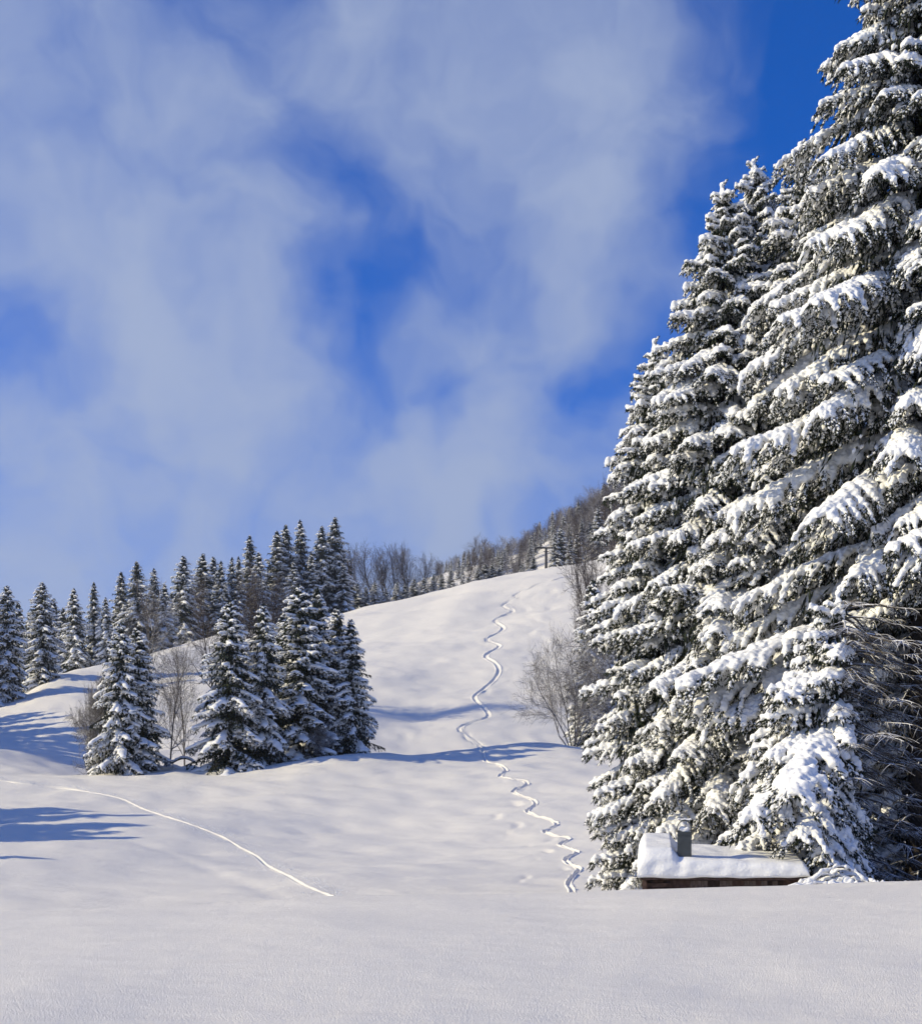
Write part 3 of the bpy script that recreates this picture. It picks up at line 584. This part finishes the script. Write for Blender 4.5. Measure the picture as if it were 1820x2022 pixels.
# ------------------------------------------------------------------ spruces farther off: crown, snow and trunk
LO = []
for k, (L, pit, dr) in enumerate([(0.7, 22, .12), (1.2, 10, .2), (1.9, 2, .26), (2.0, 6, .3), (2.8, -6, .28), (2.9, -12, .28), (3.6, -12, .26), (3.6, -8, .3)]):
    g, sg = gen_branch(L, 200 + k, R(pit), dr, lod=2.4, snow=1.75)
    LO.append((L, g.arrays(), sg.arrays()))
def rot(ax_, a):
    return np.array(Matrix.Rotation(a, 3, ax_))
def far_spruce_meshes(H, Rb, seed, power=0.8, snow=1.0, gap=1.0):
    rg = np.random.default_rng(seed); g = Geo(); sg = Geo(); h = 0.3; az = rg.uniform(0, 6.28)
    while h < H - 0.25:
        q = (H - h) / H; Lb = float(crown_r(H - h, Rb, power)) + 0.15; nb = 5 if q > 0.3 else 4
        for k in range(nb):
            a = az + k * 6.283 / nb + rg.normal(0, 0.2); l = Lb * rg.uniform(0.72, 1.16)
            c = sorted(range(len(LO)), key=lambda i: abs(math.log(LO[i][0] / l)) + 0.2 * rg.random())[0]
            s = l / LO[c][0]; s2 = 0.6 * s + 0.4
            Mx = rot('Z', a) @ rot('Y', R(rg.normal(2, 6))) @ np.diag([s, s2, s2]); off = np.array([0, 0, h + rg.uniform(-.2, .2)])
            V, T, mm = LO[c][1]; g.v.append(V @ Mx.T + off); g.t.append(T + g.n); g.m.append(mm); g.n += len(V)
            if rg.random() < snow:
                V, T, mm = LO[c][2]; sg.v.append(V @ Mx.T + off); sg.t.append(T + sg.n); sg.m.append(mm); sg.n += len(V)
        az += 2.4; h += (0.32 + 0.45 * min(1, (H - h) / 9)) * gap
    n = int(100 * H); q = rg.random(n) ** 0.8; a = rg.uniform(0, 6.283, n); rr = crown_r(H * q, Rb, power) * (0.05 + 0.55 * rg.random(n)); D = np.stack([0.5 * np.cos(a), 0.5 * np.sin(a), -0.8 - rg.random(n)], 1) + rg.normal(0, 0.3, (n, 3))
    V, T = spindles(np.stack([rr * np.cos(a), rr * np.sin(a), H * (1 - q) - 0.2 * rr + 0.2], 1), D, rg.uniform(0.3, 0.8, n), rg.uniform(0.06, 0.11, n), seed); g.add(V, T, 1)
    tube(g, [(0, 0, H - 1.2), (0, 0, H + 0.1)], [0.06, 0.01], 4, 1)
    return (H, g.mesh("crown", [M_BARK, M_NEEDLE]), sg.mesh("snow_load", [M_SNOW]), trunk_mesh(H, 0.2, seed))
FAR = [far_spruce_meshes(16, 3.9, 401, 0.55, 0.97), far_spruce_meshes(16, 2.9, 402, 0.5, 0.95), far_spruce_meshes(16, 3.4, 403, 0.48, 0.9), far_spruce_meshes(20, 4.6, 404, 0.44, 0.6, 1.1), far_spruce_meshes(20, 3.6, 405, 0.40, 0.75, 1.15), far_spruce_meshes(16, 3.3, 406, 0.6, 0.85), far_spruce_meshes(18, 4.2, 407, 0.38, 0.8, 1.2)]
# ------------------------------------------------------------------ the big spruces
hero_spruce(1815, 46, -380, 9.2, "tallest spruce, its top cut off by the upper edge of the picture", 1, hollow=lambda a, h: h < 13.5 - 2 * math.cos(3 * a) and -3.0 < ((a + math.pi) % (2 * math.pi) - math.pi) < 0.6, power=0.52)
hero_spruce(1430, 52, 372, 4.5, "snow-laden spruce whose pointed tip stands lowest of the pair beside the tallest spruce", 2, power=0.62)
hero_spruce(1492, 55, 325, 5.2, "snow-laden spruce rising just behind the pair's lower tip, touching the tallest spruce", 3, power=0.62)
hero_spruce(1296, 54, 680, 2.55, "shorter snow-laden spruce on the outer edge of the big stand, left of the hut", 4, power=0.6)
hero_spruce(1660, 41.8, 1180, 4.7, "spruce right behind the hut with boughs drooping over its roof", 5, power=1.1, hollow=lambda a, h: h < 11.5 + 2 * math.sin(3 * a) and math.cos(a + 0.35) > 0.05,
            extra=[(4.2, -129, 5.4, 16), (3.9, -118, 5.2, 17), (4.5, -140, 5.3, 13), (3.5, -107, 4.9, 14), (5.2, -124, 5.6, 15), (2.6, -113, 4.6, 13)])
hero_spruce(1584, 51, 292, 4.8, "spruce wedged between the tallest spruce and the pair of tips", 7, power=0.6)
hero_spruce(2010, 43, -100, 6.0, "spruce outside the frame whose boughs reach in at the right edge", 6, hollow=lambda a, h: h < 10)

RT = random.Random(9)
NTH = "first second third fourth fifth sixth seventh eighth ninth tenth eleventh twelfth thirteenth fourteenth fifteenth sixteenth seventeenth eighteenth nineteenth".split()
def spruce(u, d, vtop, kind, label, group, wide=1.0):
    x = (u - U0) / F * d; zb = gz(x, d); H = (VH - vtop) / F * d - zb
    kind = {0: (0, 5), 1: (1, 5), 2: (2, 6), 3: (3, 6), 4: (4, 2)}[kind][RT.random() < 0.35]; h0, cr, sn, tr = FAR[kind]; s = H / h0; wide *= RT.uniform(0.9, 1.12)
    root = obj("spruce_tree", None, loc=(x, d, zb - 0.1), rot=(RT.gauss(0, 0.018), RT.gauss(0, 0.018), RT.uniform(0, 6.28)), scale=(s * wide, s * wide, s))
    tag(root, label, "tree", group)
    obj("trunk", tr, root); obj("crown", cr, root); obj("snow_load", sn, root)
    return root

GM = "spruces on the rise in mid field"
for a in [(232, 126, 1228, 0, "left spruce of the twin pair at the near end of the mid-field grove", 1.05), (276, 127.5, 1238, 1, "right spruce of the twin pair at the near end of the mid-field grove", 1.2),
          (450, 127, 1186, 0, "widest snow-covered spruce in the middle of the mid-field grove", 1.25), (519, 130, 1194, 0, "spruce just right of the widest one in the mid-field grove", 1.1),
          (588, 134, 1156, 1, "tallest spruce of the mid-field grove", 1.4), (632, 137, 1160, 2, "spruce right behind the tallest one of the mid-field grove", 1.2),
          (664, 139, 1200, 1, "slim spruce second from the open slope's edge of the mid-field grove", 1.15), (694, 137, 1222, 2, "slim spruce at the open slope's edge of the mid-field grove", 1.05),
          (556, 140, 1215, 2, "spruce half hidden behind the tallest one of the mid-field grove", 1.2), (480, 138, 1260, 1, "low spruce filling the space between the two broad ones of the mid-field grove", 1.2), (205, 131, 1330, 1, "low spruce tucked behind the twin pair's outer side", 1.0)]:
    spruce(a[0], a[1], a[2], a[3], a[4], GM, a[5])
GL = "spruces along the left skyline"
for a in [(12, 211, 1156, 1, "spruce cut by the left edge of the picture", 1.05), (-40, 208, 1165, 0, "spruce just outside the left edge", 1.0), (82, 224, 1150, 1, "dense pointed spruce standing alone second from the left edge", 1.1),
          (150, 262, 1163, 2, "pale snow-covered spruce third from the left edge", 1.0), (188, 268, 1150, 4, "thin spruce behind the pale third one from the left edge", .9), (212, 262, 1180, 2, "short spruce left of the dark triple tops", .9),
          (240, 280, 1130, 4, "leftmost of the dark triple tops on the left skyline", 1.0), (272, 278, 1108, 3, "middle and highest of the dark triple tops on the left skyline", 1.05), (303, 283, 1122, 3, "rightmost of the dark triple tops on the left skyline", 1.0), (325, 282, 1152, 4, "short spruce right of the dark triple tops", .9),
          (360, 296, 1098, 4, "slim light spruce between the triple tops and the ridge group", .95), (400, 302, 1092, 3, "broad dark spruce right of the slim light one", 1.05), (420, 310, 1100, 4, "first of four thin tops in a row on the left skyline", .8), (437, 306, 1108, 2, "second of four thin tops in a row on the left skyline", .8),
          (454, 312, 1099, 3, "third of four thin tops in a row on the left skyline", .8), (472, 310, 1098, 4, "fourth of four thin tops in a row on the left skyline", .8), (497, 318, 1057, 4, "tall thin spruce left of the ridge group", .9), (512, 314, 1090, 2, "snowy spruce in front of the tall thin one", 1.0),
          (547, 322, 1048, 4, "leftmost tall spruce of the ridge group", 1.0), (563, 325, 1036, 4, "pale broad spruce in the ridge group", 1.1), (597, 328, 1026, 3, "dark pointed spruce in the middle of the ridge group", 1.0), (635, 324, 1040, 3, "broad dark spruce of the ridge group left of the highest", 1.1), (662, 326, 1019, 3, "highest spruce of the ridge group, at its right end", 1.15), (580, 318, 1110, 2, "lower spruce in front of the ridge group", 1.0), (680, 322, 1110, 3, "short dark spruce at the right foot of the ridge group", 1.0), (615, 320, 1090, 4, "lower spruce between the highest two of the ridge group", 1.0)]:
    spruce(a[0], a[1], a[2], a[3], a[4], GL, a[5] * 1.25)
SECOND = sorted([(35, 1190, 330), (60, 1210, 340), (105, 1182, 345), (125, 1200, 340), (135, 1225, 300), (230, 1190, 300), (290, 1180, 310), (335, 1170, 330), (380, 1150, 320), (350, 1175, 300), (445, 1150, 300), (485, 1130, 320), (425, 1170, 300), (530, 1110, 335), (-15, 1200, 300)])
for i, (u, vt, d) in enumerate(SECOND):
    spruce(u, d, vt, (2, 4, 3)[i % 3], NTH[i] + " pale spruce top from the left edge in the row behind the skyline spruces", "second row behind the left skyline", 1.2)
# the wood beyond the left edge of the frame, known by its shadows
for i, (u, d, h) in enumerate([(-740, 86, 16), (-840, 89, 18), (-800, 92, 17), (-920, 88, 20), (-740, 83, 14), (-880, 95, 19), (-800, 98, 17), (-990, 92, 22), (-1030, 97, 22), (-700, 73, 11), (-890, 84, 18)]):
    x = (u - U0) / F * d; vt = VH - (gz(x, d) + h) / d * F; spruce(u, d, vt, i % 3, "spruce standing outside the left edge whose shadow crosses the field", "spruces outside the left edge", 1.25)
for i, (u, d, h) in enumerate([(-400, 150, 18), (-440, 156, 19), (-380, 160, 17), (-420, 166, 20), (-480, 152, 20), (-370, 172, 18), (-430, 176, 19), (-390, 182, 19), (-330, 188, 18), (-460, 162, 21), (-450, 170, 21), (-420, 190, 20)]):
    x = (u - U0) / F * d; vt = VH - (gz(x, d) + h) / d * F; spruce(u, d, vt, i % 3, "spruce outside the left edge whose shadow falls on the upper field", "spruces outside the left edge above", 1.3)
GC = "small spruces along the crest"
for i, (u, vt, d) in enumerate([(705, 1150, 338), (722, 1158, 338), (741, 1150, 340), (762, 1160, 340), (783, 1148, 342), (800, 1152, 342), (818, 1142, 343), (838, 1140, 343), (856, 1133, 344), (872, 1130, 346), (890, 1126, 345), (925, 1138, 342), (945, 1120, 343), (958, 1112, 344), (972, 1113, 345), (986, 1122, 346), (1016, 1130, 346), (1032, 1112, 348), (1052, 1098, 352)]):
    spruce(u, d, vt, (2, 3, 4, 0)[i % 4], NTH[i] + " small spruce from the ridge group in the row along the snow crest", GC, RT.uniform(1.5, 2.2))
for (u, vt, d, k, lb) in [(1095, 1052, 362, 4, "slim spruce just right of the lift pylon"), (1107, 1042, 372, 3, "taller slim spruce second right of the lift pylon"), (1124, 1062, 360, 2, "snowy spruce third right of the lift pylon"), (1140, 1050, 380, 4, "dark spruce where the crest meets the bare trees"), (1181, 1000, 470, 3, "lone pointed spruce high on the hazy hillside"),
                          (1172, 1148, 152, 1, "slim spruce behind the spreading bare tree"), (1200, 1190, 158, 0, "spruce right of the slim one behind the spreading bare tree"), (1188, 1300, 147, 1, "low spruce beside the spreading bare tree's trunk"), (1160, 1345, 149, 2, "short dark spruce close behind the spreading bare tree")]:
    spruce(u, d, vt, k, lb, "spruces by the lift line" if d > 300 else "spruces by the bare tree", 1.2)

# ------------------------------------------------------------------ leafless trees
def bare_meshes(H, seed, spread=0.6, stems=1, upright=0.5, levels=4, m=None, r0=None, low=0.25):
    rg = np.random.default_rng(seed); gt = Geo(); gb = Geo(); m = m or M_TWIG; r0 = r0 or 0.014 * H
    def grow(p, d, L, r, lev):
        n = 6 if lev < levels else 4; P = [p]; dd = d.copy()
        for i in range(n - 1):
            dd = dd + rg.normal(0, 0.12 + 0.04 * lev, 3); dd[2] += upright * 0.10 * (1 if lev > 0 else 0.3); dd /= np.linalg.norm(dd); P.append(P[-1] + dd * L / (n - 1))
        P = np.array(P); rr = r * np.linspace(1, 0.35 if lev else 0.3, n)
        tube(gt if lev == 0 else gb, P, np.maximum(rr, 0.011), 7 if lev == 0 else (4 if lev < 3 else 3), 0, cap=False)
        if lev >= levels: return
        k = {0: 15 if stems < 6 else 9, 1: 9, 2: 7, 3: 5}[lev]
        for j in range(k):
            q = (low + (1 - low) * (j + rg.random()) / k) if lev == 0 else 0.15 + 0.85 * (j + rg.random()) / k
            pp = np.array([np.interp(q * (n - 1), range(n), P[:, c]) for c in range(3)]); i = min(n - 2, int(q * (n - 1))); ax = P[i + 1] - P[i]; ax /= np.linalg.norm(ax)
            pr = np.cross(ax, rg.normal(size=3)); pr /= np.linalg.norm(pr); an = spread * rg.uniform(0.7, 1.3)
            nd = ax * math.cos(an) + pr * math.sin(an); nd /= np.linalg.norm(nd)
            grow(pp, nd, L * (rg.uniform(0.42, 0.66) if lev else (0.55 - 0.33 * q) * rg.uniform(0.8, 1.2)), max(0.012, np.interp(q, [0, 1], [rr[0], rr[-1]]) * 0.55), lev + 1)
    for s in range(stems):
        a = rg.uniform(0, 6.28); t = 0.12 if stems == 1 else rg.uniform(0.1, 0.6 if stems < 6 else 1.0)
        grow(np.array([0, 0, -0.4]) + (0 if stems == 1 else 0.3) * np.array([math.cos(a), math.sin(a), 0]), np.array([math.cos(a) * math.sin(t), math.sin(a) * math.sin(t), math.cos(t)]), H * (1 if stems == 1 else rg.uniform(.75, 1)), r0 * (1 if stems == 1 else 0.6), 0)
    return (H, gt.mesh("trunk", [m]), gb.mesh("crown", [m]))
BARE = [bare_meshes(12, 501, 0.7, 10, 0.55, 3, M_FROST, low=0.12), bare_meshes(12, 502, 0.6, 1, 0.8, 3, low=0.3), bare_meshes(12, 503, 0.7, 1, 0.6, 3, low=0.2), bare_meshes(7, 504, 0.8, 5, 0.5, 3, M_FROST, low=0.1), bare_meshes(12, 505, 0.6, 1, 0.5, 3, M_FROST, low=0.15)]
def bare(u, d, vtop, kind, label, group, wide=1.0, name="bare_tree"):
    x = (u - U0) / F * d; zb = gz(x, d); H = (VH - vtop) / F * d - zb
    h0, tr, cr = BARE[kind]; s = H / h0
    root = obj(name, None, loc=(x, d, zb), rot=(0, 0, RT.uniform(0, 6.28)), scale=(s * wide, s * wide, s))
    tag(root, label, "tree" if name == "bare_tree" else "shrub", group); obj("trunk", tr, root); obj("crown", cr, root)
    return root
big = bare(1130, 143, 1252, 0, "spreading leafless tree at the edge of the open slope", "bare trees by the slope", 0.78)
GB = "bare trees in the mid-field grove"
bare(335, 131, 1290, 4, "frosted bare tree in the gap of the mid-field grove", GB, 0.6); bare(365, 137, 1310, 4, "bare tree right in the gap of the mid-field grove", GB, 0.6)
bare(196, 129, 1340, 3, "low frosted shrub on the outer side of the twin spruces", GB, 0.5, "bare_shrub"); bare(625, 133, 1430, 3, "low frosted shrub in front of the tallest mid-field spruce", GB, 0.9, "bare_shrub")
bare(272, 150, 1190, 4, "bare crown showing above the twin spruces", GB, 0.5); bare(430, 194, 1165, 2, "bare crown above the widest mid-field spruce", GB, 0.6); bare(505, 196, 1160, 2, "bare crown left of the tallest mid-field spruce", GB, 0.7); bare(545, 199, 1150, 2, "taller bare crown touching the tallest mid-field spruce", GB, 0.7); bare(470, 198, 1185, 1, "thin bare crown between the two broad mid-field spruces", GB, 0.7)
for i, (u, vt, d, k, w) in enumerate([(700, 1105, 350, 1, 0.8), (716, 1098, 352, 2, 0.8), (735, 1100, 355, 1, 0.8), (752, 1112, 352, 2, 0.8), (768, 1100, 356, 1, 0.8), (785, 1096, 355, 2, 0.8), (803, 1098, 357, 1, 0.8), (818, 1094, 356, 2, 0.8), (832, 1106, 358, 1, 0.8), (845, 1120, 360, 2, 0.8)]):
    bare(u, d, vt, k, NTH[i] + " dark bare tree from the ridge group in the thicket behind the crest", "thicket behind the crest", w)
bare(913, 350, 1072, 2, "round-headed bare tree standing out on the crest", "bare trees on the crest", 0.9)
for (u, vt, d, k, lb) in [(1192, 1092, 185, 1, "tall bare tree rising above the slim spruce"), (1212, 1060, 210, 2, "bare tree between the slim spruce and the big stand"), (1226, 985, 262, 1, "highest bare tree beside the big stand"), (1168, 1125, 230, 2, "thin bare tree at the foot of the crest's end")]:
    bare(u, d, vt, k, lb, "bare trees along the right side of the slope", 0.5)
# woods on the hazy hill
rgw = np.random.default_rng(77); nw = 0
for i in range(385):
    d = rgw.uniform(420, 740) if i < 230 else rgw.uniform(430, 580); u = rgw.uniform(860, 1265) if i < 230 else (rgw.uniform(1090, 1262) if i < 330 else rgw.uniform(950, 1060)); x = (u - U0) / F * d; zb = gz(x, d); vb = VH - zb / d * F
    if vb > 1180 or (abs(u - 1078) < 16 and d < 560): continue
    h = rgw.uniform(8, 13) if u > 1060 else (rgw.uniform(5, 9.5) if i < 330 else rgw.uniform(7.5, 11)); vt = vb - h / d * F
    if rgw.random() < 0.4: spruce(u, d, vt, int(rgw.choice([3, 4, 3])), "distant spruce in the woods on the hazy hill", "woods on the hazy hill", 1.0)
    else: bare(u, d, vt, int(rgw.choice([1, 2, 4])), "distant leafless tree in the woods on the hazy hill", "woods on the hazy hill", 0.9)

def crumbs(name, label, pts, sizes, seed):
    rg = np.random.default_rng(seed); IV, IT = ico(); n = len(pts); pts = np.asarray(pts)
    V = IV[None] * np.asarray(sizes)[:, None, None] * rg.uniform(0.6, 1.2, (n, 1, 3)) * rg.uniform(0.85, 1.15, (n, len(IV), 1)) + pts[:, None]
    T = (IT[None] + (np.arange(n) * len(IV))[:, None, None]).reshape(-1, 3)
    o = obj(name, new_mesh(name, V.reshape(-1, 3), T, [M_SNOW], None, False)); o['kind'] = 'stuff'; o['label'] = label
rg = np.random.default_rng(15); N = 1500; k = rg.integers(5, len(P2) - 1, N); tg = P2[k] - P2[k - 1]; nr = np.stack([-tg[:, 1], tg[:, 0]], 1) / (np.linalg.norm(tg, axis=1)[:, None] + 1e-9)
nr *= np.sign(nr[:, 1])[:, None]; pp = P2[k] + nr * (np.abs(rg.normal(0, .5, N)) + 0.35)[:, None] * np.where(rg.random(N) < 0.8, 1, -1)[:, None]
crumbs("snow_crumbs", "loose snow crumbs scattered along the trodden trail", np.column_stack([pp, ground(pp[:, 0], pp[:, 1]) + 0.01]), rg.uniform(0.015, 0.04, N), 1)
N = 700; uu = rg.uniform(1640, 1880, N); dd = rg.uniform(33.5, 41, N); xx = (uu - U0) / F * dd
crumbs("snow_clods", "snow clods fallen from the boughs at the foot of the big spruces", np.column_stack([xx, dd, ground(xx, dd) + 0.02]), rg.uniform(0.05, 0.22, N) ** 1.25, 2)

# ------------------------------------------------------------------ the air
def build_haze():
    g = Geo(); box(g, (0, 620, 101), (3900, 1330, 222)); m = bpy.data.materials.new("haze_air"); m.use_nodes = True; nt = m.node_tree; nt.nodes.clear()
    out = nt.nodes.new('ShaderNodeOutputMaterial'); v = nt.nodes.new('ShaderNodeVolumePrincipled'); v.inputs['Color'].default_value = (0.92, 0.93, 0.95, 1); v.inputs['Density'].default_value = HAZE
    v.inputs['Anisotropy'].default_value = 0.6
    nt.links.new(v.outputs[0], out.inputs['Volume']); o = obj("haze", g.mesh("haze", [m], False)); o['kind'] = 'stuff'; o['label'] = "thin mist hanging over the slope and the far hill"
build_haze()
